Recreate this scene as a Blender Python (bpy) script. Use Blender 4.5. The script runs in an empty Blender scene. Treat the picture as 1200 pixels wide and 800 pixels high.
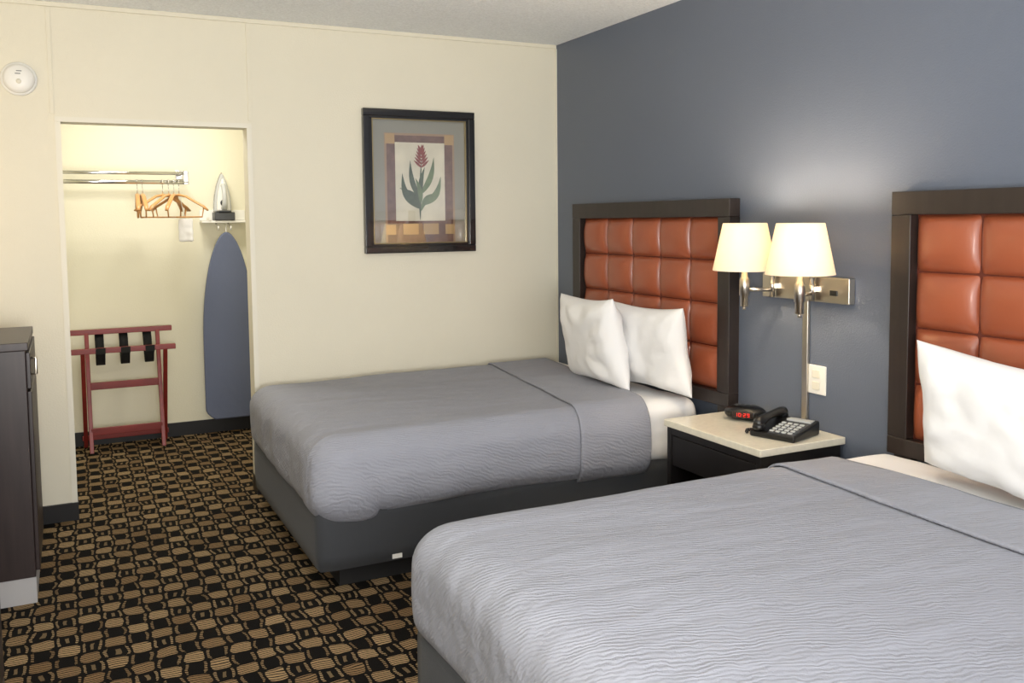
import bpy, bmesh, math, random
from mathutils import Vector, Matrix, noise
random.seed(3)
S=bpy.context.scene
S.view_settings.view_transform='Standard'
S.view_settings.look='None'
COL=bpy.context.collection

# ------------------------------------------------------------ materials
def lin(c):
    r=[]
    for v in c[:3]:
        v/=255.
        r.append(v/12.92 if v<=0.04045 else ((v+0.055)/1.055)**2.4)
    return (r[0],r[1],r[2],1)
def N(nt,t,**k):
    n=nt.nodes.new(t)
    for a,b in k.items(): setattr(n,a,b)
    return n
def mth(nt,op,a,b=None,c=None):
    n=nt.nodes.new('ShaderNodeMath');n.operation=op
    for i,v in enumerate((a,b,c)):
        if v is None: continue
        if isinstance(v,(int,float)): n.inputs[i].default_value=v
        else: nt.links.new(v,n.inputs[i])
    return n.outputs[0]
def mat(name,col,rough=0.6,metal=0.0,bump=None,var=None,coat=0,emit=None,spec=0.5,sheen=0,stretch=(1,1,1)):
    m=bpy.data.materials.new(name);m.use_nodes=True;nt=m.node_tree
    b=nt.nodes['Principled BSDF'];b.inputs['Base Color'].default_value=lin(col)
    b.inputs['Roughness'].default_value=rough;b.inputs['Metallic'].default_value=metal
    b.inputs['Specular IOR Level'].default_value=spec
    b.inputs['Coat Weight'].default_value=coat;b.inputs['Coat Roughness'].default_value=0.03
    b.inputs['Sheen Weight'].default_value=sheen
    if emit:
        b.inputs['Emission Color'].default_value=lin(emit[0]);b.inputs['Emission Strength'].default_value=emit[1]
    if bump or var:
        tc=N(nt,'ShaderNodeTexCoord');mp=N(nt,'ShaderNodeMapping');mp.inputs['Scale'].default_value=stretch
        nt.links.new(tc.outputs['Object'],mp.inputs[0])
    if bump:
        sc,st,di=bump
        n=N(nt,'ShaderNodeTexNoise');n.inputs['Scale'].default_value=sc;n.inputs['Detail'].default_value=3
        nt.links.new(mp.outputs[0],n.inputs['Vector'])
        bu=N(nt,'ShaderNodeBump');bu.inputs['Strength'].default_value=st;bu.inputs['Distance'].default_value=di
        nt.links.new(n.outputs[0],bu.inputs['Height']);nt.links.new(bu.outputs[0],b.inputs['Normal'])
    if var:
        sc,amt=var
        n=N(nt,'ShaderNodeTexNoise');n.inputs['Scale'].default_value=sc;n.inputs['Detail'].default_value=4
        nt.links.new(mp.outputs[0],n.inputs['Vector'])
        r=N(nt,'ShaderNodeMapRange');r.inputs[1].default_value=.3;r.inputs[2].default_value=.7
        r.inputs[3].default_value=1-amt;r.inputs[4].default_value=1+amt;nt.links.new(n.outputs[0],r.inputs[0])
        v=N(nt,'ShaderNodeVectorMath',operation='SCALE');v.inputs[0].default_value=lin(col)[:3]
        nt.links.new(r.outputs[0],v.inputs['Scale']);nt.links.new(v.outputs[0],b.inputs['Base Color'])
    return m
M={}
M['cream']=mat('cream_wall_paint',(226,220,200),.7,bump=(130,.25,.004),var=(1.5,.02))
M['cream_trim']=mat('cream_trim_paint',(228,223,206),.5)
M['closet']=mat('closet_paint',(230,225,202),.7,bump=(130,.2,.004))
M['blue']=mat('slate_blue_wall_paint',(94,102,117),.42,bump=(150,.3,.004),var=(2,.02),spec=.5)
M['ceil']=mat('popcorn_ceiling',(240,243,244),.9,bump=(70,.7,.015),var=(90,.08))
M['basebd']=mat('black_vinyl_base',(22,21,22),.4)
M['espresso']=mat('espresso_wood',(42,34,31),.38,bump=(40,.1,.002),var=(30,.2),stretch=(1,1,.12))
M['cab']=mat('dark_walnut_laminate',(44,34,33),.4,var=(40,.25),stretch=(1,1,.1))
M['toe']=mat('grey_toe_kick',(170,168,168),.6)
M['leather']=mat('cognac_leather',(154,82,54),.34,bump=(260,.15,.002),var=(6,.06),coat=.1)
M['leather_seam']=mat('leather_seam',(92,36,20),.6)
M['basefab']=mat('charcoal_boxspring_fabric',(55,57,61),.85,bump=(500,.3,.002),sheen=.1)
M['plinth']=mat('black_plinth',(20,19,19),.7)
M['sheet']=mat('white_cotton',(238,237,236),.85,bump=(9,.2,.02),sheen=.1)
M['nickel']=mat('brushed_nickel',(196,188,176),.28,1.0)
M['chrome']=mat('chrome',(215,215,215),.12,1.0)
M['black']=mat('black_plastic',(16,16,17),.3)
M['dkgrey']=mat('dark_grey_plastic',(60,62,66),.4)
M['btn']=mat('grey_buttons',(190,192,190),.5)
M['red_led']=mat('red_led',(60,0,0),.4,emit=((255,30,20),1.3))
M['white_pl']=mat('white_plastic',(235,233,226),.4)
M['top']=mat('cream_laminate_top',(226,220,202),.25,var=(60,.05))
M['nsbody']=mat('black_nightstand_wood',(26,23,23),.4,var=(30,.2),stretch=(1,1,.1))
M['redwood']=mat('cherry_stained_wood',(122,36,30),.4,var=(25,.15),stretch=(.2,1,1))
M['strap']=mat('black_webbing',(14,14,15),.9)
M['hangerw']=mat('beech_wood',(190,138,84),.4,var=(30,.1))
M['ironcloth']=mat('blue_grey_board_cover',(98,106,130),.85,bump=(6,.3,.02),sheen=.1)
M['gold']=mat('champagne_bead',(150,135,100),.3,.8)
M['frame']=mat('black_lacquer',(18,16,16),.2,coat=.5)

# coverlet with crinkle weave
def coverlet():
    m=mat('grey_crinkle_coverlet',(144,146,156),.85,sheen=.05);nt=m.node_tree;b=nt.nodes['Principled BSDF']
    tc=N(nt,'ShaderNodeTexCoord');sp=N(nt,'ShaderNodeSeparateXYZ');nt.links.new(tc.outputs['Object'],sp.inputs[0])
    n=N(nt,'ShaderNodeTexNoise');n.inputs['Scale'].default_value=7;n.inputs['Detail'].default_value=6;n.inputs['Roughness'].default_value=.65
    nt.links.new(tc.outputs['Object'],n.inputs['Vector'])
    yz=mth(nt,'ADD',sp.outputs[1],sp.outputs[2]); yz=mth(nt,'ADD',yz,mth(nt,'MULTIPLY',sp.outputs[0],.35))
    ph=mth(nt,'ADD',mth(nt,'MULTIPLY',yz,420),mth(nt,'MULTIPLY',n.outputs[0],36))
    s=mth(nt,'SINE',ph)
    n2=N(nt,'ShaderNodeTexNoise');n2.inputs['Scale'].default_value=22;n2.inputs['Detail'].default_value=3
    nt.links.new(tc.outputs['Object'],n2.inputs['Vector'])
    h=mth(nt,'MULTIPLY',s,mth(nt,'POWER',n2.outputs[0],1.8))
    n3=N(nt,'ShaderNodeTexNoise');n3.inputs['Scale'].default_value=4;n3.inputs['Detail'].default_value=3
    mp=N(nt,'ShaderNodeMapping');mp.inputs['Scale'].default_value=(.6,2.2,2.2);nt.links.new(tc.outputs['Object'],mp.inputs[0])
    nt.links.new(mp.outputs[0],n3.inputs['Vector'])
    h2=mth(nt,'ADD',h,mth(nt,'MULTIPLY',n3.outputs[0],11))
    bu=N(nt,'ShaderNodeBump');bu.inputs['Strength'].default_value=.5;bu.inputs['Distance'].default_value=.0038
    nt.links.new(h2,bu.inputs['Height']);nt.links.new(bu.outputs[0],b.inputs['Normal'])
    return m
M['cover']=coverlet()

def carpet():
    m=mat('patterned_carpet',(20,18,16),.95);nt=m.node_tree;b=nt.nodes['Principled BSDF'];b.inputs['Specular IOR Level'].default_value=.1
    L=nt.links.new
    tc=N(nt,'ShaderNodeTexCoord')
    nz=N(nt,'ShaderNodeTexNoise');nz.inputs['Scale'].default_value=8;nz.inputs['Detail'].default_value=2
    L(tc.outputs['Object'],nz.inputs['Vector'])
    v=N(nt,'ShaderNodeVectorMath',operation='SUBTRACT');L(nz.outputs['Color'],v.inputs[0]);v.inputs[1].default_value=(.5,.5,.5)
    v2=N(nt,'ShaderNodeVectorMath',operation='SCALE');L(v.outputs[0],v2.inputs[0]);v2.inputs['Scale'].default_value=.045
    v3=N(nt,'ShaderNodeVectorMath',operation='ADD');L(tc.outputs['Object'],v3.inputs[0]);L(v2.outputs[0],v3.inputs[1])
    sp=N(nt,'ShaderNodeSeparateXYZ');L(v3.outputs[0],sp.inputs[0])
    V=mth(nt,'DIVIDE',sp.outputs[1],.080);rv=mth(nt,'FLOOR',V)
    Uu=mth(nt,'DIVIDE',sp.outputs[0],.074)
    ru=mth(nt,'FLOOR',Uu)
    fu=mth(nt,'ABSOLUTE',mth(nt,'MULTIPLY',mth(nt,'SUBTRACT',mth(nt,'FRACT',Uu),.5),2))
    fv=mth(nt,'ABSOLUTE',mth(nt,'MULTIPLY',mth(nt,'SUBTRACT',mth(nt,'FRACT',V),.5),2))
    d=mth(nt,'POWER',mth(nt,'ADD',mth(nt,'POWER',fu,5),mth(nt,'POWER',fv,5)),.2)
    cb=N(nt,'ShaderNodeCombineXYZ');L(ru,cb.inputs[0]);L(rv,cb.inputs[1])
    wn=N(nt,'ShaderNodeTexWhiteNoise');wn.noise_dimensions='2D';L(cb.outputs[0],wn.inputs['Vector'])
    par=mth(nt,'FLOORED_MODULO',mth(nt,'ADD',ru,rv),2)
    A=mth(nt,'SUBTRACT',1,par)
    stripes=mth(nt,'GREATER_THAN',mth(nt,'SINE',mth(nt,'MULTIPLY',sp.outputs[1],2*math.pi/.0133)),-.4)
    fa=mth(nt,'MULTIPLY',mth(nt,'MULTIPLY',mth(nt,'LESS_THAN',d,.86),stripes),A)
    ringB=mth(nt,'MULTIPLY',mth(nt,'GREATER_THAN',d,.66),mth(nt,'LESS_THAN',d,.90))
    dash=mth(nt,'GREATER_THAN',mth(nt,'SINE',mth(nt,'MULTIPLY',mth(nt,'ADD',sp.outputs[1],mth(nt,'MULTIPLY',sp.outputs[0],.25)),2*math.pi/.012)),-.1)
    side=mth(nt,'GREATER_THAN',fu,.62)
    rg=mth(nt,'MULTIPLY',mth(nt,'MULTIPLY',mth(nt,'MULTIPLY',ringB,dash),par),side)
    dot=mth(nt,'MULTIPLY',mth(nt,'MULTIPLY',mth(nt,'LESS_THAN',fu,.16),mth(nt,'LESS_THAN',fv,.5)),mth(nt,'MULTIPLY',par,mth(nt,'GREATER_THAN',wn.outputs['Value'],.5)))
    tan=mth(nt,'MINIMUM',mth(nt,'ADD',mth(nt,'ADD',fa,mth(nt,'MULTIPLY',rg,.9)),mth(nt,'MULTIPLY',dot,.4)),1)
    mix=N(nt,'ShaderNodeMix',data_type='RGBA');mix.inputs['A'].default_value=lin((18,16,14))
    tcol=N(nt,'ShaderNodeMix',data_type='RGBA');tcol.inputs['A'].default_value=lin((136,110,78));tcol.inputs['B'].default_value=lin((176,150,112))
    L(wn.outputs['Value'],tcol.inputs['Factor'])
    L(tan,mix.inputs['Factor']);L(tcol.outputs['Result'],mix.inputs['B'])
    fine=N(nt,'ShaderNodeTexNoise');fine.inputs['Scale'].default_value=400;L(tc.outputs['Object'],fine.inputs['Vector'])
    r=N(nt,'ShaderNodeMapRange');r.inputs[1].default_value=.3;r.inputs[2].default_value=.7;r.inputs[3].default_value=.7;r.inputs[4].default_value=1.2;L(fine.outputs[0],r.inputs[0])
    sc=N(nt,'ShaderNodeVectorMath',operation='SCALE');L(mix.outputs['Result'],sc.inputs[0]);L(r.outputs[0],sc.inputs['Scale'])
    L(sc.outputs[0],b.inputs['Base Color'])
    bu=N(nt,'ShaderNodeBump');bu.inputs['Strength'].default_value=.4;bu.inputs['Distance'].default_value=.004;L(fine.outputs[0],bu.inputs['Height']);L(bu.outputs[0],b.inputs['Normal'])
    return m
M['carpet']=carpet()

def shade_mat():
    m=bpy.data.materials.new('linen_lampshade');m.use_nodes=True;nt=m.node_tree;nt.nodes.clear()
    o=N(nt,'ShaderNodeOutputMaterial');d=N(nt,'ShaderNodeBsdfDiffuse');d.inputs[0].default_value=lin((245,238,220))
    t=N(nt,'ShaderNodeBsdfTranslucent');t.inputs[0].default_value=lin((255,240,210))
    mx=N(nt,'ShaderNodeMixShader');mx.inputs[0].default_value=.30
    nt.links.new(d.outputs[0],mx.inputs[1]);nt.links.new(t.outputs[0],mx.inputs[2])
    e=N(nt,'ShaderNodeEmission');e.inputs[0].default_value=lin((255,234,198));e.inputs[1].default_value=.15
    a=N(nt,'ShaderNodeAddShader');nt.links.new(mx.outputs[0],a.inputs[0]);nt.links.new(e.outputs[0],a.inputs[1])
    nt.links.new(a.outputs[0],o.inputs[0]);return m
M['shade']=shade_mat()

# ------------------------------------------------------------ mesh helpers
def empty(name,loc=(0,0,0)):
    e=bpy.data.objects.new(name,None);COL.objects.link(e);e.location=loc;e.empty_display_size=.05
    return e
def mk(name,verts,faces,m,parent=None,smooth=False,mats=None,midx=None):
    me=bpy.data.meshes.new(name);me.from_pydata([tuple(v) for v in verts],[],faces)
    bm=bmesh.new();bm.from_mesh(me);bmesh.ops.recalc_face_normals(bm,faces=bm.faces);bm.to_mesh(me);bm.free()
    for x in (mats or [m]): me.materials.append(x)
    if midx:
        for p,i in zip(me.polygons,midx): p.material_index=i
    for p in me.polygons: p.use_smooth=smooth
    o=bpy.data.objects.new(name,me);COL.objects.link(o)
    if parent: o.parent=parent
    return o
def bev(o,w,seg=3):
    b=o.modifiers.new('bevel','BEVEL');b.width=w;b.segments=seg;b.limit_method='ANGLE';b.angle_limit=math.radians(40)
    for p in o.data.polygons: p.use_smooth=True
    o.modifiers.new('wn','WEIGHTED_NORMAL').keep_sharp=True
    return o
def boxdata(lo,hi):
    x0,y0,z0=lo;x1,y1,z1=hi
    return [(x0,y0,z0),(x1,y0,z0),(x1,y1,z0),(x0,y1,z0),(x0,y0,z1),(x1,y0,z1),(x1,y1,z1),(x0,y1,z1)],[(0,3,2,1),(4,5,6,7),(0,1,5,4),(1,2,6,5),(2,3,7,6),(3,0,4,7)]
def box(name,lo,hi,m,parent=None,bevel=0):
    lo2=[min(a,b) for a,b in zip(lo,hi)];hi2=[max(a,b) for a,b in zip(lo,hi)]
    v,f=boxdata(lo2,hi2);o=mk(name,v,f,m,parent)
    if bevel: bev(o,bevel)
    return o
def boxes(name,lst,m,parent=None,bevel=0):
    V=[];Fc=[]
    for lo,hi in lst:
        lo2=[min(a,b) for a,b in zip(lo,hi)];hi2=[max(a,b) for a,b in zip(lo,hi)]
        v,f=boxdata(lo2,hi2);k=len(V);V+=v;Fc+=[tuple(i+k for i in q) for q in f]
    o=mk(name,V,Fc,m,parent)
    if bevel: bev(o,bevel)
    return o
def sweep(name,pts,r,m,parent=None,seg=12,radii=None,flat=1.0):
    pts=[Vector(p) for p in pts];n=len(pts);V=[];Fc=[]
    t0=(pts[1]-pts[0]).normalized();up=Vector((0,0,1)) if abs(t0.z)<.9 else Vector((0,1,0))
    nrm=t0.cross(up).normalized()
    for i,p in enumerate(pts):
        t=(pts[min(i+1,n-1)]-pts[max(i-1,0)]).normalized()
        nrm=(nrm-t*nrm.dot(t)).normalized();bn=t.cross(nrm)
        rr=radii[i] if radii else r
        for k in range(seg):
            a=2*math.pi*k/seg;V.append(p+nrm*math.cos(a)*rr+bn*math.sin(a)*rr*flat)
    for i in range(n-1):
        for k in range(seg):
            k2=(k+1)%seg;Fc.append((i*seg+k,i*seg+k2,(i+1)*seg+k2,(i+1)*seg+k))
    Fc.append(tuple(range(seg)));Fc.append(tuple(range((n-1)*seg,n*seg)))
    o=mk(name,V,Fc,m,parent,smooth=True)
    for q in o.data.polygons[-2:]: q.use_smooth=False
    return o
def lathe(name,prof,c,m,parent=None,seg=40,axis='z',closed=False):
    V=[];Fc=[];n=len(prof)
    for r,h in prof:
        for k in range(seg):
            a=2*math.pi*k/seg;x,y=r*math.cos(a),r*math.sin(a)
            if axis=='z': V.append((c[0]+x,c[1]+y,c[2]+h))
            elif axis=='y': V.append((c[0]+x,c[1]+h,c[2]+y))
            else: V.append((c[0]+h,c[1]+x,c[2]+y))
    for i in range(n-1):
        for k in range(seg):
            k2=(k+1)%seg;Fc.append((i*seg+k,i*seg+k2,(i+1)*seg+k2,(i+1)*seg+k))
    if closed:
        Fc.append(tuple(range(seg)));Fc.append(tuple(range((n-1)*seg,n*seg)))
    return mk(name,V,Fc,m,parent,smooth=True)
def prism(name,outline,origin,ax1,ax2,depthv,m,parent=None,bevel=0):
    o=Vector(origin);a=Vector(ax1);b=Vector(ax2);d=Vector(depthv);n=len(outline)
    V=[o+a*p[0]+b*p[1] for p in outline]+[o+a*p[0]+b*p[1]+d for p in outline]
    Fc=[tuple(range(n)),tuple(range(n,2*n))]+[(i,(i+1)%n,n+(i+1)%n,n+i) for i in range(n)]
    ob=mk(name,V,Fc,m,parent)
    if bevel: bev(ob,bevel)
    return ob
def rbox(name,lo,hi,r,m,parent=None,step=.03,disp=None,cuts=(),thick=0,sub=0):
    lo=Vector(lo);hi=Vector(hi);r=Vector(r);sz=hi-lo
    n=[max(4,int(sz[i]/step)) for i in range(3)]
    bm=bmesh.new()
    for ax in range(3):
        a,b=(ax+1)%3,(ax+2)%3
        for side in (0,1):
            g=[]
            for i in range(n[a]+1):
                row=[]
                for j in range(n[b]+1):
                    p=Vector((0,0,0));p[ax]=hi[ax] if side else lo[ax]
                    p[a]=lo[a]+sz[a]*i/n[a];p[b]=lo[b]+sz[b]*j/n[b];row.append(bm.verts.new(p))
                g.append(row)
            for i in range(n[a]):
                for j in range(n[b]):
                    q=(g[i][j],g[i+1][j],g[i+1][j+1],g[i][j+1]);bm.faces.new(q if side else q[::-1])
    bmesh.ops.remove_doubles(bm,verts=bm.verts,dist=1e-5)
    for v in bm.verts:
        p=v.co;q=Vector([min(max(p[i],lo[i]+r[i]),hi[i]-r[i]) for i in range(3)])
        d=p-q;e=Vector([d[i]/r[i] if r[i]>0 else 0 for i in range(3)])
        if e.length>1e-6:
            e.normalize();nn=Vector([e[i]*r[i] for i in range(3)]);v.co=q+nn
            if disp: v.co+=e*disp(v.co,e)
    for co,no in cuts:
        bmesh.ops.bisect_plane(bm,geom=bm.verts[:]+bm.edges[:]+bm.faces[:],plane_co=co,plane_no=no,clear_outer=True)
    me=bpy.data.meshes.new(name);bm.to_mesh(me);bm.free();me.materials.append(m)
    for p in me.polygons:p.use_smooth=True
    o=bpy.data.objects.new(name,me);COL.objects.link(o)
    if parent:o.parent=parent
    if thick:
        s=o.modifiers.new('s','SOLIDIFY');s.thickness=thick;s.offset=1
    if sub: o.modifiers.new('ss','SUBSURF').levels=sub;o.modifiers['ss'].render_levels=sub
    return o
nz=lambda x,y,z: noise.noise(Vector((x,y,z)))

# ------------------------------------------------------------ room
XL=-3.5;YB=1.58;H=2.44;YF=-6.0
box('floor',(XL,YF,-.05),(0.1,YB+.1,0),M['carpet'])
box('ceiling',(XL,YF,H),(0.1,YB+.1,H+.08),M['ceil'])
box('wall_right',(0,YF,0),(.1,0.1,H),M['blue'])
box('wall_left',(XL-.1,YF,0),(XL,0.1,H),M['cream'])
boxes('wall_back',[((XL,0,0),(-2.66,.1,H)),((-1.79,0,0),(0,.1,H)),((-2.66,0,1.905),(-1.79,.1,H))],M['cream'])
box('wall_closet_back',(-3.0,YB,0),(-1.2,YB+.1,H),M['closet'])
box('wall_closet_left',(-3.1,.1,0),(-3.0,YB+.1,H),M['closet'])
box('wall_closet_right',(-1.2,.1,0),(-1.1,YB+.1,H),M['closet'])
boxes('trim_1',[((XL,-.010,H-.022),(-.01,0,H))],M['cream'],bevel=.003)
boxes('trim_2',[((-2.690,-.006,1.93),(-2.672,0,H-.025)),((-1.792,-.006,1.93),(-1.775,0,H-.025))],M['cream'],bevel=.001)
boxes('trim_3',[((-2.672,-.008,.086),(-2.648,.11,1.893)),((-1.802,-.008,.086),(-1.778,.11,1.893)),((-2.672,-.008,1.8935),(-1.778,.11,1.917))],M['cream_trim'])
box('trim_4',(-.010,-.006,0.086),(0,0,H-.022),M['cream'])
boxes('baseboard_back',[((XL,-.015,0),(-2.645,0,.085)),((-2.66,0.0005,0),(-2.645,.11,.085)),((-1.805,-.015,0),(-.0,0,.085)),((-1.805,0.0005,0),(-1.79,.11,.085))],M['basebd'])
boxes('baseboard_closet',[((-3.0,YB-.012,0),(-1.2,YB,.09)),((-1.212,.1,0),(-1.2,YB-.0125,.09)),((-3.0,.1,0),(-2.988,YB-.0125,.09))],M['basebd'])
box('baseboard_right',(-.012,YF,0),(0,-.016,.085),M['basebd'])
box('baseboard_left',(XL,YF,0),(XL+.012,-.016,.085),M['basebd'])

# ------------------------------------------------------------ headboards
def headboard(name,y0,y1,z0=.58,z1=1.50):
    e=empty(name);w=.08;t=.06
    boxes('frame',[((0,y0,z1-w),(-t,y1,z1)),((0,y0,z0),(-t,y1,z0+.06)),((0,y0,z0+.0605),(-t+.001,y0-w,z1-w-.0005)),((0,y1+w,z0+.0605),(-t+.001,y1,z1-w-.0005))],M['espresso'],e,bevel=.003)
    boxes('legs',[((-.01,y0-.02,0),(-.045,y0-.09,z0)),((-.01,y1+.09,0),(-.045,y1+.02,z0))],M['espresso'],e)
    box('backing',(0,y0-w+.005,z0+.055),(-.02,y1+w-.005,z1-w+.005),M['leather_seam'],e)
    cols,rows=5,4;Y0=y0-w;Y1=y1+w;Z1=z1-w;Z0=z0+.06;cw=(Y1-Y0)/cols;rh=(Z1-Z0)/rows;n=12
    V=[];Fc=[]
    for c in range(cols):
        for r in range(rows):
            k=len(V)
            for i in range(n+1):
                for j in range(n+1):
                    u=-1+2*i/n;v=-1+2*j/n
                    u=math.copysign(1-(1-abs(u))**1.6,u);v=math.copysign(1-(1-abs(v))**1.6,v)
                    h=((1-abs(u)**3.0)*(1-abs(v)**3.0))
                    h=max(h,0)**.55
                    x=-.014-.044*h+.004*nz(c*3+u,r*3+v,y0)*h
                    V.append((x,Y0+cw*(c+.5+u*.5),Z0+rh*(r+.5+v*.5)))
            for i in range(n):
                for j in range(n):
                    Fc.append((k+i*(n+1)+j,k+(i+1)*(n+1)+j,k+(i+1)*(n+1)+j+1,k+i*(n+1)+j+1))
    mk('tufted_panel',V,Fc,M['leather'],e,smooth=True)
    return e
headboard('headboard',-.28,-1.64)
headboard('headboard',-2.50,-3.88)

# ------------------------------------------------------------ beds
def bed(name,yf,yn,xe_far,xe_near,xb_far,xb_near,seed):
    e=empty(name);xf=-1.845
    box('plinth',(-.15,yf-.08,0),(xf+.10,yn+.08,.10),M['plinth'],e)
    rbox('box_spring',(xf,yn,.085),(-.07,yf,.34),(.02,.02,.02),M['basefab'],e,step=.06)
    box('label',(xf+.29,yn-.002,.10),(xf+.33,yn,.118),M['white_pl'],e)
    hi=(-.07,yf,.585)
    rbox('mattress',(xf+.02,yn+.01,.32),hi,(.06,.06,.06),M['sheet'],e,step=.04)
    def cut(xfar,xnear):
        p=Vector((xfar,yf,0));q=Vector((xnear,yn,0));d=(q-p).normalized();no=Vector((-d.y,d.x,0))
        if no.x<0: no=-no
        return p,no
    def disp(off):
        def f(p,n):
            a=off
            side=1-abs(n.z)
            a+=.010*nz(p.x*2.2+seed,p.y*2.2,p.z*2)+.006*nz(p.x*6+seed,p.y*6,p.z*3)*(.4+side)
            if side>.3:
                hgt=(p.z-.30)/.29
                a+=(.018 if n.y<-.5 else .004)*math.sin(max(0,min(1,hgt))*math.pi)*side
                a+=.013*nz((p.x+p.y)*5+seed,hgt*.8,3.1)*side*(1.1-hgt)
            if n.y<-.25 or (n.x<-.3 and p.y<yn+.14):
                # tucked corner flap: raised flap with a diagonal edge
                xx=p.x-xf
                lower=max(0,min(1,1-(p.z-.29)/.27))
                dx=xx-(.24-.14*(1-lower))
                a+=lower*(.026/(1+math.exp((dx)/.008)))*min(1,max(0,1-abs(dx+.07)/.30))
                a-=lower*.010*math.exp(-((dx-.016)/.014)**2)
            return a
        return f
    L1=(xf-.01,yn-.02,.285);H1=(-.05,yf+.02,.60)
    rbox('coverlet',L1,H1,(.11,.09,.085),M['cover'],e,step=.018,disp=disp(0.0),cuts=[cut(xe_far,xe_near)],thick=.008)
    p,no=cut(xb_far,xb_near)
    rbox('folded_band',L1,H1,(.11,.09,.085),M['cover'],e,step=.022,disp=disp(.012),cuts=[cut(xe_far+.012,xe_near+.012),(p,-no)],thick=.008)
    L2=(-.9,yn-.012,.31);H2=(-.06,yf+.012,.592)
    rbox('sheet',L2,H2,(.06,.07,.07),M['sheet'],e,step=.02,disp=lambda p,n:.006*nz(p.x*7,p.y*7,p.z*5+seed)+.008*nz(p.x*4,p.y*4,p.z*24+seed)*(1-abs(n.z)),cuts=[((-.85,0,0),(-1,0,0))])
    return e
b1=bed('bed',-.14,-1.45,-.20,-.38,-.54,-.72,1.3)
b2=bed('bed',-2.50,-3.85,-.38,-.33,-.60,-.66,7.7)

def pillow(name,c,W,Hh,T,rz,lean,roll,seed,parent=None):
    n=36;V=[];Fc=[]
    def P(u,v,s):
        sx=1-.09*(1-v*v)**1.0*abs(u)**2;sy=1-.10*(1-u*u)*abs(v)**2
        x=W/2*u*sx;z=Hh/2*v*sy
        th=T/2*(max(0,(1-u**4))**.55)*(max(0,(1-v**4))**.55)
        th*=1+.15*nz(u*1.4+seed,v*1.4,s)
        a=math.atan2(v,u);r=math.hypot(u,v)
        w=.020*nz(a*2.6+seed,r*1.3,s*2)*min(1,r)*(max(0,1-max(abs(u),abs(v))**6))+.009*nz(u*4+v*2+seed,v*3-u,s)+.005*nz(u*9+seed,v*3+u*3,s)
        y=s*(th+w*max(0,1-max(abs(u),abs(v))**8))
        return Vector((x,y,z))
    for s in (1,-1):
        k=len(V)
        for i in range(n+1):
            for j in range(n+1):
                u=math.sin((-1+2*i/n)*math.pi/2);v=math.sin((-1+2*j/n)*math.pi/2)
                V.append(P(u,v,s))
        for i in range(n):
            for j in range(n):
                Fc.append((k+i*(n+1)+j,k+(i+1)*(n+1)+j,k+(i+1)*(n+1)+j+1,k+i*(n+1)+j+1))
    Mx=Matrix.Translation(c)@Matrix.Rotation(rz,4,'Z')@Matrix.Rotation(lean,4,'X')@Matrix.Rotation(roll,4,'Y')
    o=mk(name,V,Fc,M['sheet'],parent)
    bm=bmesh.new();bm.from_mesh(o.data);bmesh.ops.remove_doubles(bm,verts=bm.verts,dist=1e-4);bmesh.ops.recalc_face_normals(bm,faces=bm.faces);bm.to_mesh(o.data);bm.free()
    for p in o.data.polygons:p.use_smooth=True
    o.matrix_world=Mx
    return o
R90=math.pi/2
pillow('pillow',(-.34,-.965,.825),.60,.44,.16,R90-.10,-.18,.03,1.0)
pillow('pillow',(-.20,-1.24,.812),.56,.41,.15,R90+.04,-.12,.01,5.0)
pillow('pillow',(-.27,-3.13,.808),.66,.41,.18,R90-.05,-.20,-.08,9.0)
pillow('pillow',(-.16,-3.48,.812),.62,.40,.13,R90,-.08,.02,12.0)

# ------------------------------------------------------------ nightstand
ns=empty('nightstand');x0=-.425;y0=-1.67;y1=-2.26;zt=.575
box('top',(x0,y0,zt-.028),(-.005,y1,zt),M['top'],ns,bevel=.003)
boxes('carcass',[((x0+.01,y0-.01,0),(-.02,y0-.035,zt-.028)),((x0+.01,y1+.01,0),(-.02,y1+.035,zt-.028)),((-.03,y0-.035,.05),(-.02,y1+.035,zt-.028)),((x0+.012,y0-.035,.08),(-.03,y1+.035,.10)),((x0+.02,y0-.035,0),(x0+.04,y1+.035,.08)),((x0+.012,y0-.035,zt-.06),(-.03,y1+.035,zt-.028))],M['nsbody'],ns,bevel=.002)
box('drawer_front',(x0+.016,y0-.038,zt-.19),(x0+.034,y1+.038,zt-.064),M['nsbody'],ns,bevel=.003)
box('drawer_box',(x0+.034,y0-.045,zt-.18),(-.04,y1+.045,zt-.075),M['nsbody'],ns)

# ------------------------------------------------------------ telephone
ph=empty('desk_telephone',(-.185,-2.125,zt));ph.rotation_euler=(0,0,math.radians(-72))
def wedge(name,x0,x1,y0,y1,h0,h1,m,par,b=.008):
    V=[(x0,y0,0),(x1,y0,0),(x1,y1,0),(x0,y1,0),(x0,y0,h0),(x1,y0,h0),(x1,y1,h1),(x0,y1,h1)]
    o=mk(name,V,[(0,3,2,1),(4,5,6,7),(0,1,5,4),(1,2,6,5),(2,3,7,6),(3,0,4,7)],m,par);bev(o,b);return o
wedge('body',-.095,.095,-.10,.10,.022,.055,M['black'],ph)
def onslope(y): return .022+(y+.10)/.20*.033
pl=wedge('keypad_plate',-.022,.085,-.09,.04,.0265,.048,M['dkgrey'],ph,.002)
for i in range(4):
    for j in range(5):
        x=-.010+i*.025;y=-.078+j*.023;z=onslope(y)+.002
        box('key',(x-.008,y-.006,z),(x+.008,y+.006,z+.006),M['btn'],ph,bevel=.0015)
box('faceplate_card',(-.02,.052,onslope(.052)),(.08,.085,onslope(.085)+.002),M['btn'],ph)
hp=[(-.062,-.105,.046),(-.062,-.09,.052),(-.062,-.06,.060),(-.062,-.02,.068),(-.062,.03,.072),(-.062,.07,.070),(-.062,.10,.066),(-.062,.112,.060)]
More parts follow.
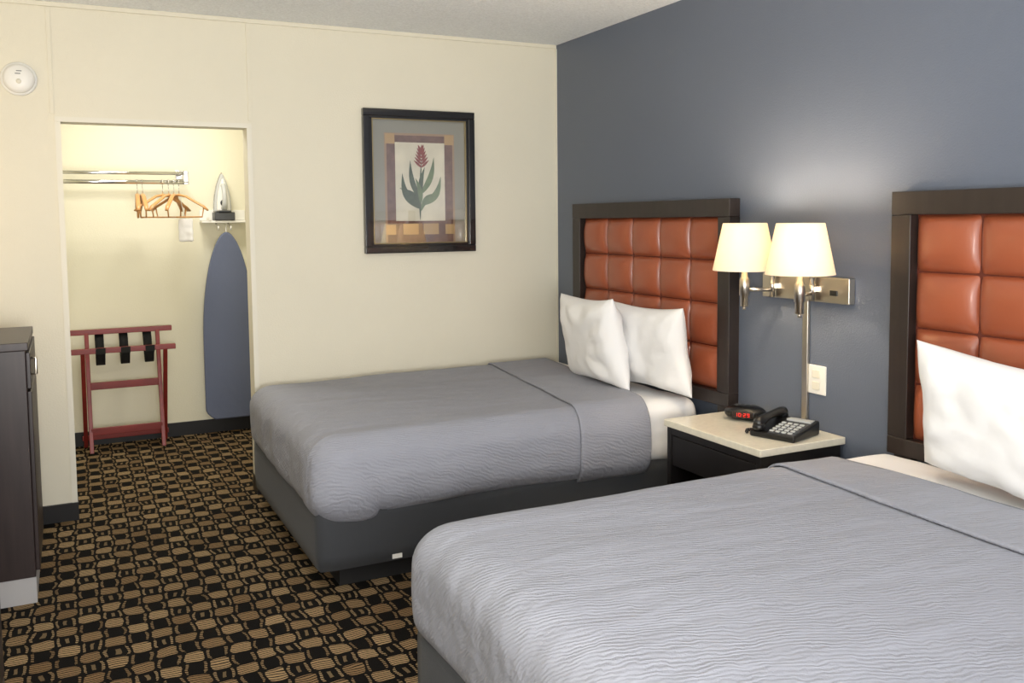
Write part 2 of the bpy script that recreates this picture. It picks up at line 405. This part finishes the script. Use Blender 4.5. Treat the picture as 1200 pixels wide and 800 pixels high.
sweep('handset_grip',hp,.016,M['black'],ph,radii=[.012,.021,.020,.015,.015,.020,.021,.012],seg=18)
lathe('handset_mouthpiece',[(0,-.010),(.022,-.010),(.025,0),(.021,.014),(0,.018)],(-.062,-.085,.038),M['black'],ph,24)
lathe('handset_earpiece',[(0,-.010),(.022,-.010),(.025,0),(.021,.014),(0,.018)],(-.062,.090,.058),M['black'],ph,24)
cord=[(-.11-.02*math.sin(t/40*math.pi)+.006*math.cos(t*1.6),-.09+.16*t/80,.009+.006*math.sin(t*1.6)) for t in range(80)]
sweep('coiled_cord',cord,.0022,M['black'],ph,seg=6)

# ------------------------------------------------------------ alarm clock
ck=empty('alarm_clock',(-.135,-1.84,zt));ck.rotation_euler=(0,0,math.radians(-52))
rbox('body',(-.085,-.055,0),(.085,.055,.062),(.07,.050,.030),M['black'],ck,step=.007)
rbox('display_lens',(-.055,-.056,.014),(.055,-.03,.048),(.02,.01,.012),M['black'],ck,step=.005)
M['lens']=mat('dark_red_lens',(28,6,6),.1)
box('lens_face',(-.042,-.0575,.018),(.042,-.0555,.043),M['lens'],ck,bevel=.0008)
def digit(cx,segs,w=.010,h=.015,z0=.0225,t=.0021):
    a=cx-w/2;b=cx+w/2;m=z0+h/2
    D={'a':((a,z0+h-t),(b,z0+h)),'d':((a,z0),(b,z0+t)),'g':((a,m-t/2),(b,m+t/2)),'f':((a,m),(a+t,z0+h)),'b':((b-t,m),(b,z0+h)),'e':((a,z0),(a+t,m)),'c':((b-t,z0),(b,m))}
    return [((D[s][0][0],-.0586,D[s][0][1]),(D[s][1][0],-.0575,D[s][1][1])) for s in segs]
boxes('led_digits',digit(-.026,'bc')+digit(-.011,'abcdef')+digit(.009,'abged')+digit(.024,'abcdfg')+[((-.0015,-.0586,.026),(.0005,-.0575,.028)),((-.0015,-.0586,.032),(.0005,-.0575,.034))],M['red_led'],ck)
for i in range(4): box('top_button',(-.04+i*.022,-.01,.058),(-.025+i*.022,.006,.0635),M['dkgrey'],ck,bevel=.001)

# ------------------------------------------------------------ double swing arm wall lamp
wl=empty('swing_arm_wall_lamp')
box('backplate',(0,-1.82,1.085),(-.032,-2.29,1.185),M['nickel'],wl,bevel=.004)
box('rocker_switch',(-.032,-2.20,1.115),(-.038,-2.235,1.135),M['black'],wl,bevel=.001)
box('cord_cover',(0,-2.035,.60),(-.016,-2.065,1.085),M['nickel'],wl,bevel=.004)
for i,(px,py,ay) in enumerate([(-.235,-1.945,-1.90),(-.255,-2.268,-2.12)]):
    z=1.135
    sweep('pivot_post_%d'%i,[(-.05,ay,1.09),(-.05,ay,1.18)],.011,M['nickel'],wl,seg=16)
    box('pivot_bracket_%d'%i,(-.03,ay-.012,1.125),(-.05,ay+.012,1.145),M['nickel'],wl)
    ey=ay+(.06 if i==0 else -.05)
    sweep('arm_lower_%d'%i,[(-.05,ay,z-.015),(-.155,ey,z-.015)],.008,M['nickel'],wl)
    sweep('elbow_%d'%i,[(-.155,ey,z-.03),(-.155,ey,z+.035)],.011,M['nickel'],wl,seg=16)
    sweep('arm_upper_%d'%i,[(-.155,ey,z+.018),(px,py,z+.018)],.008,M['nickel'],wl)
    sweep('stem_%d'%i,[(px,py,1.062),(px,py,1.064),(px,py,1.105),(px,py,1.108),(px,py,1.17),(px,py,1.18),(px,py,1.21),(px,py,1.26)],.01,M['nickel'],wl,seg=20,radii=[.012,.016,.016,.020,.020,.014,.011,.011])
    sweep('turn_knob_%d'%i,[(px,py,1.050),(px,py,1.064)],.007,M['nickel'],wl)
    lathe('lampshade_%d'%i,[(.124,1.207),(.1245,1.209),(.086,1.392),(.085,1.394),(.083,1.392),(.1215,1.209),(.124,1.207)],(px,py,0),M['shade'],wl,56)
    lathe('bulb_%d'%i,[(.012,-.045),(.014,-.02),(.028,.01),(.030,.03),(.022,.052),(.0,.06)],(px,py,1.27),mat('bulb_glass_%d'%i,(255,245,220),.3,emit=((255,230,185),6)),wl,20)
    for k in range(3):
        a=k*2*math.pi/3+.4
        sweep('spider_%d_%d'%(i,k),[(px,py,1.372),(px+.086*math.cos(a),py+.086*math.sin(a),1.38)],.0018,M['nickel'],wl,seg=6)
    sweep('harp_%d'%i,[(px,py,1.255),(px+.03,py,1.27),(px+.036,py,1.32),(px+.02,py,1.36),(px,py,1.373)],.0015,M['nickel'],wl,seg=6)
    l=bpy.data.lights.new('lamp_bulb_%d'%i,'POINT');l.energy=14;l.color=(1,.80,.57);l.shadow_soft_size=.03
    lo=bpy.data.objects.new('lamp_light_%d'%i,l);COL.objects.link(lo);lo.parent=wl;lo.location=(px,py,1.350)

# wall outlet
ou=empty('wall_outlet')
box('cover_plate',(0,-2.055,.715),(-.006,-2.155,.83),M['white_pl'],ou,bevel=.003)
boxes('receptacles',[((-.006,-2.085,.78),(-.009,-2.125,.812)),((-.006,-2.085,.733),(-.009,-2.125,.765))],M['cream_trim'],ou,bevel=.002)

# ------------------------------------------------------------ framed print
fp=empty('framed_botanical_print');fx0,fx1,fz0,fz1=-1.20,-.55,1.24,2.02
def frame_rect(name,x0,x1,z0,z1,w,ya,yb,m,par,b=.003):
    return boxes(name,[((x0,ya,z1-w),(x1,yb,z1)),((x0,ya,z0),(x1,yb,z0+w)),((x0,ya,z0+w),(x0+w,yb,z1-w)),((x1-w,ya,z0+w),(x1,yb,z1-w))],m,par,bevel=b)
frame_rect('outer_frame',fx0,fx1,fz0,fz1,.038,-.035,0,M['frame'],fp,.004)
frame_rect('inner_step',fx0+.034,fx1-.034,fz0+.034,fz1-.034,.018,-.026,-.002,M['frame'],fp,.003)
frame_rect('bead',fx0+.050,fx1-.050,fz0+.050,fz1-.050,.006,-.027,-.002,M['gold'],fp,.001)
def art(n,c,**k): return mat(n,c,.6,**k)
A=art('mat_board',(152,150,136));B=art('tan_border',(170,142,116));Cc=art('brown_border',(120,90,78),var=(25,.2));Dp=art('ivory_paper',(226,220,198),var=(10,.08));G1=art('leaf_green',(104,124,84),var=(30,.2));G2=art('leaf_dark',(66,84,58),var=(40,.2));Rd=art('bract_red',(142,64,54),var=(60,.25));Go=art('ochre_square',(190,158,112))
box('mat_board',(fx0+.05,-.008,fz0+.05),(fx1-.05,-.002,fz1-.05),A,fp)
cx=-.872
bx0,bx1,bz0,bz1=cx-.205,cx+.205,fz0+.052,fz1-.125
box('tan_panel',(bx0,-.0085,bz0),(bx1,-.008,bz1),B,fp)
box('brown_panel',(bx0+.012,-.009,bz0+.005),(bx1-.012,-.0085,bz1-.012),Cc,fp)
boxes('corner_squares',[((a,-.0097,z),(a+.055,-.0092,z+.055)) for a in (bx0+.004,bx1-.059) for z in (bz1-.059,fz0+.10)]+[((a,-.0097,fz0+.10),(a+.09,-.0092,fz0+.16)) for a in (bx0+.10,bx1-.19)],Go,fp)
px0,px1,pz0,pz1=cx-.145,cx+.145,fz0+.175,bz1-.050
box('ivory_panel',(px0,-.0102,pz0),(px1,-.0098,pz1),Dp,fp)
def leaf(name,base,tip,w,m,y,bend=0):
    bx,bz=base;tx,tz=tip;n=14;L=[];R=[]
    dx,dz=tx-bx,tz-bz;ln=math.hypot(dx,dz);nx,nzz=-dz/ln,dx/ln
    for i in range(n+1):
        t=i/n;o=bend*math.sin(t*math.pi)
        x=bx+dx*t+nx*o;z=bz+dz*t+nzz*o;ww=w*math.sin(math.pi*min(1,t**.75))*.5+.0008
        L.append((x+nx*ww,y,z+nzz*ww));R.append((x-nx*ww,y,z-nzz*ww))
    V=L+R;Fc=[(i,i+1,n+1+i+1,n+1+i) for i in range(n)]
    return mk(name,V,Fc,m,fp)
bz=pz0+.015
leaf('stem',(cx-.004,bz-.01),(cx+.008,pz1-.09),.012,G2,-.0106,.004)
LV=[((-.002,.05),(-.105,.245),.038,.035),((0,.07),(.120,.23),.038,-.035),((0,.10),(-.058,.315),.030,.02),((0,.13),(.080,.335),.032,-.02),((0,.04),(-.122,.165),.030,-.03),((.0,.04),(.115,.135),.028,.03),((0,.12),(.025,.28),.026,.01),((0,.08),(-.03,.22),.026,-.01)]
for i,(a,b,w,bd) in enumerate(LV):
    leaf('leaf_%d'%i,(cx+a[0],bz+a[1]),(cx+b[0],bz+b[1]),w,G1 if i%2 else G2,-.0110-.0003*i,bd)
for i in range(6):
    z=pz1-.135+i*.017
    leaf('bract_l%d'%i,(cx+.006,z),(cx-.038+i*.005,z+.038),.012,Rd,-.0140-.0001*i)
    leaf('bract_r%d'%i,(cx+.006,z),(cx+.050-i*.006,z+.040),.012,Rd,-.0147-.0001*i)
leaf('bract_top',(cx+.006,pz1-.06),(cx+.010,pz1-.010),.013,Rd,-.0156)
gl=bpy.data.materials.new('picture_glass');gl.use_nodes=True;nt=gl.node_tree;nt.nodes.clear()
o=N(nt,'ShaderNodeOutputMaterial');t=N(nt,'ShaderNodeBsdfTransparent');g=N(nt,'ShaderNodeBsdfGlossy');g.inputs['Roughness'].default_value=.02
mx=N(nt,'ShaderNodeMixShader');mx.inputs[0].default_value=.2;nt.links.new(t.outputs[0],mx.inputs[1]);nt.links.new(g.outputs[0],mx.inputs[2]);nt.links.new(mx.outputs[0],o.inputs[0])
mk('glass',[(fx0+.05,-.019,fz0+.05),(fx1-.05,-.019,fz0+.05),(fx1-.05,-.019,fz1-.05),(fx0+.05,-.019,fz1-.05)],[(0,1,2,3)],gl,fp)

# ------------------------------------------------------------ smoke detector
sd=empty('smoke_detector')
lathe('base',[(0,0),(.074,0),(.076,-.006),(.074,-.014),(.066,-.016)],(-2.81,0,2.08),M['white_pl'],sd,48,'y')
lathe('dome',[(.066,-.014),(.064,-.030),(.052,-.040),(.03,-.043),(0,-.044)],(-2.81,0,2.08),M['white_pl'],sd,48,'y')
lathe('test_button',[(.011,-.042),(.011,-.046),(0,-.047)],(-2.81,0,2.065),M['cream_trim'],sd,20,'y')
boxes('vents',[((-2.81+.02*math.cos(a)-.002,-.0455,2.098+.012*k),(-2.81+.02*math.cos(a)+.020,-.040,2.101+.012*k)) for k,a in enumerate((2.2,1.9))],M['dkgrey'],sd)

# ------------------------------------------------------------ closet: rack
rk=empty('closet_hanger_rail');ry=1.22
sweep('upper_rail',[(-2.99,ry,1.722),(-1.95,ry,1.722)],.010,M['chrome'],rk)
sweep('hanging_rail',[(-2.99,ry,1.668),(-1.95,ry,1.668)],.013,M['chrome'],rk)
sweep('rear_rail',[(-2.99,1.45,1.735),(-1.95,1.45,1.735)],.008,M['chrome'],rk)
boxes('end_bracket',[((-1.975,ry-.012,1.655),(-1.945,ry+.012,1.735)),((-1.962,ry+.013,1.718),(-1.95,YB,1.735))],M['chrome'],rk,bevel=.003)
boxes('wall_flange',[((-1.985,YB-.01,1.70),(-1.93,YB,1.76))],M['chrome'],rk,bevel=.003)
def hanger(x,rz,tilt=0,W=.21):
    e=empty('wooden_hanger',(x,ry,1.668));e.rotation_euler=(0,tilt,rz)
    arc=[(0.0,.017*math.cos(a),.017*math.sin(a)) for a in [math.radians(d) for d in range(-20,201,20)]]
    c,s=math.cos(-rz),math.sin(-rz)
    ring=[(0*c-p[1]*s,0*s+p[1]*c,p[2]) for p in arc]
    sweep('hook',ring,.0022,M['chrome'],e,seg=8)
    sweep('hook_stem',[(ring[0][0],ring[0][1],ring[0][2]),(0,0,-.035),(0,0,-.08)],.0025,M['chrome'],e,seg=8)
    L=[(-W,0,-.175),(-W*.85,0,-.150),(-W*.55,0,-.120),(-W*.25,0,-.088),(0,0,-.078),(W*.25,0,-.088),(W*.55,0,-.120),(W*.85,0,-.150),(W,0,-.175)]
    sweep('shoulders',L,.012,M['hangerw'],e,radii=[.010,.013,.013,.013,.014,.013,.013,.013,.010],flat=.55)
    sweep('trouser_bar',[(-W*.86,0,-.160),(-W*.8,0,-.215),(W*.8,0,-.215),(W*.86,0,-.160)],.0045,M['hangerw'],e)
    return e
hanger(-2.245,math.radians(87));hanger(-2.215,math.radians(91))
hanger(-2.10,math.radians(36));hanger(-2.065,math.radians(52));hanger(-2.035,math.radians(72));hl=hanger(-2.005,math.radians(138),W=.20)
rbox('laundry_tag_bag',(-.045,-.075,-.37),(.060,-.058,-.225),(.014,.008,.014),M['sheet'],hl,step=.008,disp=lambda p,n:.004*nz(p.x*30,p.y*30,p.z*30))
sweep('bag_drawstring',[(.005,-.067,-.23),(.004,-.04,-.18),(0,-.012,-.10),(0,-.006,-.078)],.002,M['white_pl'],hl,seg=6)

# ironing organiser + iron
io=empty('iron_wall_caddy')
boxes('shelf',[((-1.845,YB-.13,1.415),(-1.55,YB,1.43)),((-1.845,YB-.01,1.431),(-1.55,YB,1.50)),((-1.80,YB-.14,1.431),(-1.79,YB-.02,1.45))],M['white_pl'],io,bevel=.003)
for n_,xx in (('hook_l',-1.74),('hook_r',-1.66)):
    sweep(n_,[(xx,YB-.005,1.41),(xx,YB-.08,1.39),(xx,YB-.11,1.37),(xx,YB-.11,1.395)],.005,M['white_pl'],io)
box('heat_cup',(-1.765,YB-.14,1.431),(-1.635,YB-.02,1.485),M['dkgrey'],io,bevel=.006)
ir=empty('clothes_iron');ix=-1.70
def sole(w,h,n=12):
    pts=[]
    for i in range(n+1):
        t=i/n; pts.append((w*math.cos(t*math.pi/2)**.75, h*t**.9))
    return [(p[0],p[1]) for p in pts]+[(-p[0],p[1]) for p in pts[-2::-1]]
iz=1.486
prism('soleplate',sole(.060,.265),(ix,YB-.03,iz),(1,0,0),(0,0,1),(0,-.008,0),M['chrome'],ir,.002)
prism('skirt',sole(.056,.255),(ix,YB-.038,iz+.002),(1,0,0),(0,0,1),(0,-.03,0),M['btn'],ir,.008)
prism('tank',sole(.042,.22),(ix,YB-.068,iz+.006),(1,0,0),(0,0,1),(0,-.035,0),M['white_pl'],ir,.012)
sweep('handle',[(ix,YB-.09,iz+.03),(ix,YB-.135,iz+.025),(ix,YB-.150,iz+.06),(ix,YB-.145,iz+.12),(ix,YB-.12,iz+.17),(ix,YB-.09,iz+.175)],.015,M['btn'],ir,radii=[.018,.018,.016,.014,.016,.018],seg=16)
box('heel_plate',(ix-.04,YB-.15,iz-.001),(ix+.04,YB-.03,iz+.008),M['dkgrey'],ir,bevel=.004)
lathe('dial',[(0,-.008),(.022,-.006),(.022,0)],(ix,YB-.105,iz+.06),M['dkgrey'],ir,24,'y')

# ironing board
ib=empty('ironing_board');bw=.168;zb=.105;zt2=1.355;cxb=-1.690
Ln=zt2-zb
def halfw(t):
    if t<.06: return bw*(1-(1-t/.06)**2*.35)
    if t<.42: return bw
    return bw*max(0,1-((t-.42)/.58)**2)**.55
ts=[0]+[i/60 for i in range(1,60)]+[.99,.996,1]
right=[(halfw(t),Ln*t) for t in ts];ol=right+[(-a,b) for a,b in right[-2::-1]]
brd=prism('padded_top',ol,(cxb,YB-.085,zb),(1,0,0),(0,0,1),(0,-.028,0),M['ironcloth'],ib,.010)
sweep('leg_a',[(cxb-.09,YB-.07,.16),(cxb+.02,YB-.07,1.05)],.010,M['white_pl'],ib)
sweep('leg_b',[(cxb+.09,YB-.055,.16),(cxb-.02,YB-.055,1.05)],.010,M['white_pl'],ib)
sweep('foot_bar',[(cxb-.13,YB-.06,.165),(cxb+.13,YB-.06,.165)],.010,M['white_pl'],ib)
sweep('hang_strap',[(cxb,YB-.085,1.30),(cxb,YB-.10,1.40)],.004,M['white_pl'],ib)

# ------------------------------------------------------------ luggage rack
lr=empty('luggage_rack')
def bar(n,a,b,w=.019,m=None,h=None):
    a=Vector(a);b=Vector(b);d=(b-a).normalized();up=Vector((0,1,0)) if abs(d.x)>.5 else Vector((1,0,0))
    s=d.cross(up).normalized();u=s.cross(d);h=h or w;V=[]
    for p in (a,b):
        for i,j in ((-1,-1),(1,-1),(1,1),(-1,1)): V.append(p+s*i*w*.5+u*j*h*.5)
    o=mk(n,V,[(0,1,2,3),(4,7,6,5),(0,4,5,1),(1,5,6,2),(2,6,7,3),(3,7,4,0)],m or M['redwood'],lr);bev(o,.003);return o
XA,XB=-2.585,-2.115
bar('leg_a1',(XA+.028,1.28,0.012),(XA+.028,1.47,.735),.032,h=.024);bar('leg_a2',(XB-.028,1.28,0.012),(XB-.028,1.47,.735),.032,h=.024)
bar('top_rail_a',(XA-.07,1.47,.74),(XB+.06,1.47,.74),.032)
bar('leg_b1',(XA,1.50,0.012),(XA,1.27,.64),.032,h=.024);bar('leg_b2',(XB,1.50,0.012),(XB,1.27,.64),.032,h=.024)
bar('top_rail_b',(XA-.07,1.265,.645),(XB+.06,1.265,.645),.032)
bar('cross_rail_a',(XA+.03,1.385,.41),(XB-.03,1.385,.41),.045,h=.016)
bar('foot_rail_a',(XA+.03,1.305,.14),(XB-.03,1.305,.14),.045,h=.016)
bar('foot_rail_b',(XA-.02,1.475,.07),(XB+.02,1.475,.07),.03,h=.016)
for k in range(3):
    x=XA+.10+k*.14;V=[];n=10
    for i in range(n+1):
        t=i/n;y=1.47+(1.265-1.47)*t;z=.755+(.66-.755)*t-.16*math.sin(math.pi*t)**.8
        if i in (0,n): y+= .017 if i==0 else -.017;z-=.03
        V+=[(x-.026,y,z),(x+.026,y,z)]
    o=mk('strap_%d'%k,V,[(2*i,2*i+1,2*i+3,2*i+2) for i in range(n)],M['strap'],lr,smooth=True);o.modifiers.new('s','SOLIDIFY').thickness=.003
    box('strap_wrap_%d'%k,(x-.027,1.244,.626),(x+.027,1.248,.662),M['strap'],lr)

# ------------------------------------------------------------ left furniture
cb=empty('microwave_cabinet')
box('top_slab',(-3.40,-1.01,.955),(-2.79,-.41,.985),M['cab'],cb,bevel=.003)
box('carcass',(-3.39,-1.0,.10),(-2.80,-.42,.955),M['cab'],cb,bevel=.003)
box('door_panel',(-2.80,-.985,.12),(-2.785,-.435,.80),M['cab'],cb,bevel=.003)
box('drawer_panel',(-2.80,-.985,.81),(-2.785,-.435,.945),M['cab'],cb,bevel=.003)
sweep('drawer_pull',[(-2.785,-.95,.86),(-2.768,-.95,.86),(-2.768,-.95,.92),(-2.785,-.95,.92)],.005,M['nickel'],cb)
box('toe_kick',(-3.38,-.995,0),(-2.80,-.45,.10),M['toe'],cb)
dr=empty('dresser')
box('top_slab',(-3.40,-3.7,.74),(-2.83,-2.19,.77),M['cab'],dr,bevel=.003)
box('carcass',(-3.39,-3.69,.06),(-2.84,-2.2,.74),M['cab'],dr,bevel=.003)
for i in range(2):
    for j in range(3):
        box('drawer_%d%d'%(i,j),(-2.845,-3.67+i*.73,.09+j*.21),(-2.832,-2.96+i*.73,.29+j*.21),M['cab'],dr,bevel=.003)
        sweep('pull_%d%d'%(i,j),[(-2.832,-3.37+i*.73,.19+j*.21),(-2.82,-3.37+i*.73,.19+j*.21),(-2.82,-3.25+i*.73,.19+j*.21),(-2.832,-3.25+i*.73,.19+j*.21)],.004,M['nickel'],dr)
box('base',(-3.37,-3.67,0),(-2.86,-2.22,.06),M['plinth'],dr)

# ------------------------------------------------------------ lights
w=bpy.data.worlds.new('world');S.world=w;w.use_nodes=True
w.node_tree.nodes['Background'].inputs[0].default_value=(.96,.975,1,1);w.node_tree.nodes['Background'].inputs[1].default_value=1.35
def area(name,loc,rot,sx,sy,en,col):
    l=bpy.data.lights.new(name,'AREA');l.shape='RECTANGLE';l.size=sx;l.size_y=sy;l.energy=en;l.color=col
    o=bpy.data.objects.new(name,l);COL.objects.link(o);o.location=loc;o.rotation_euler=rot;return o
area('window_daylight',(-1.9,-5.9,1.2),(math.radians(104),0,0),2.6,1.7,50,(.98,.98,1))
area('closet_ceiling_light',(-2.1,.75,2.42),(0,0,0),.5,.3,19,(1,.96,.87))
area('added_ceiling_fill',(-2.4,-4.6,1.1),(math.radians(142),0,0),.8,.8,88,(1,.97,.93))  # unseen upward fill, added to brighten the ceiling
pl_=bpy.data.lights.new('entry_lamp','POINT');pl_.energy=5;pl_.color=(1,.72,.42);pl_.shadow_soft_size=.12
po=bpy.data.objects.new('entry_lamp_light',pl_);COL.objects.link(po);po.location=(-3.25,-.75,1.5)

# ------------------------------------------------------------ camera
yaw,pit,rol,f=0.4574,0.0732,-0.0102,1060.8
F=Vector((math.sin(yaw)*math.cos(pit),math.cos(yaw)*math.cos(pit),-math.sin(pit)))
R=Vector((math.cos(yaw),-math.sin(yaw),0));U=R.cross(F)
R2=R*math.cos(rol)+U*math.sin(rol);U2=-R*math.sin(rol)+U*math.cos(rol)
cd=bpy.data.cameras.new('camera');cam=bpy.data.objects.new('camera',cd);COL.objects.link(cam)
mw=Matrix(((R2.x,U2.x,-F.x,-2.65),(R2.y,U2.y,-F.y,-4.758),(R2.z,U2.z,-F.z,1.418),(0,0,0,1)))
cam.matrix_world=mw
cd.sensor_width=36;cd.sensor_fit='HORIZONTAL';cd.lens=f*36/1200;cd.shift_y=-65.25/1200;cd.clip_start=.05
S.camera=cam
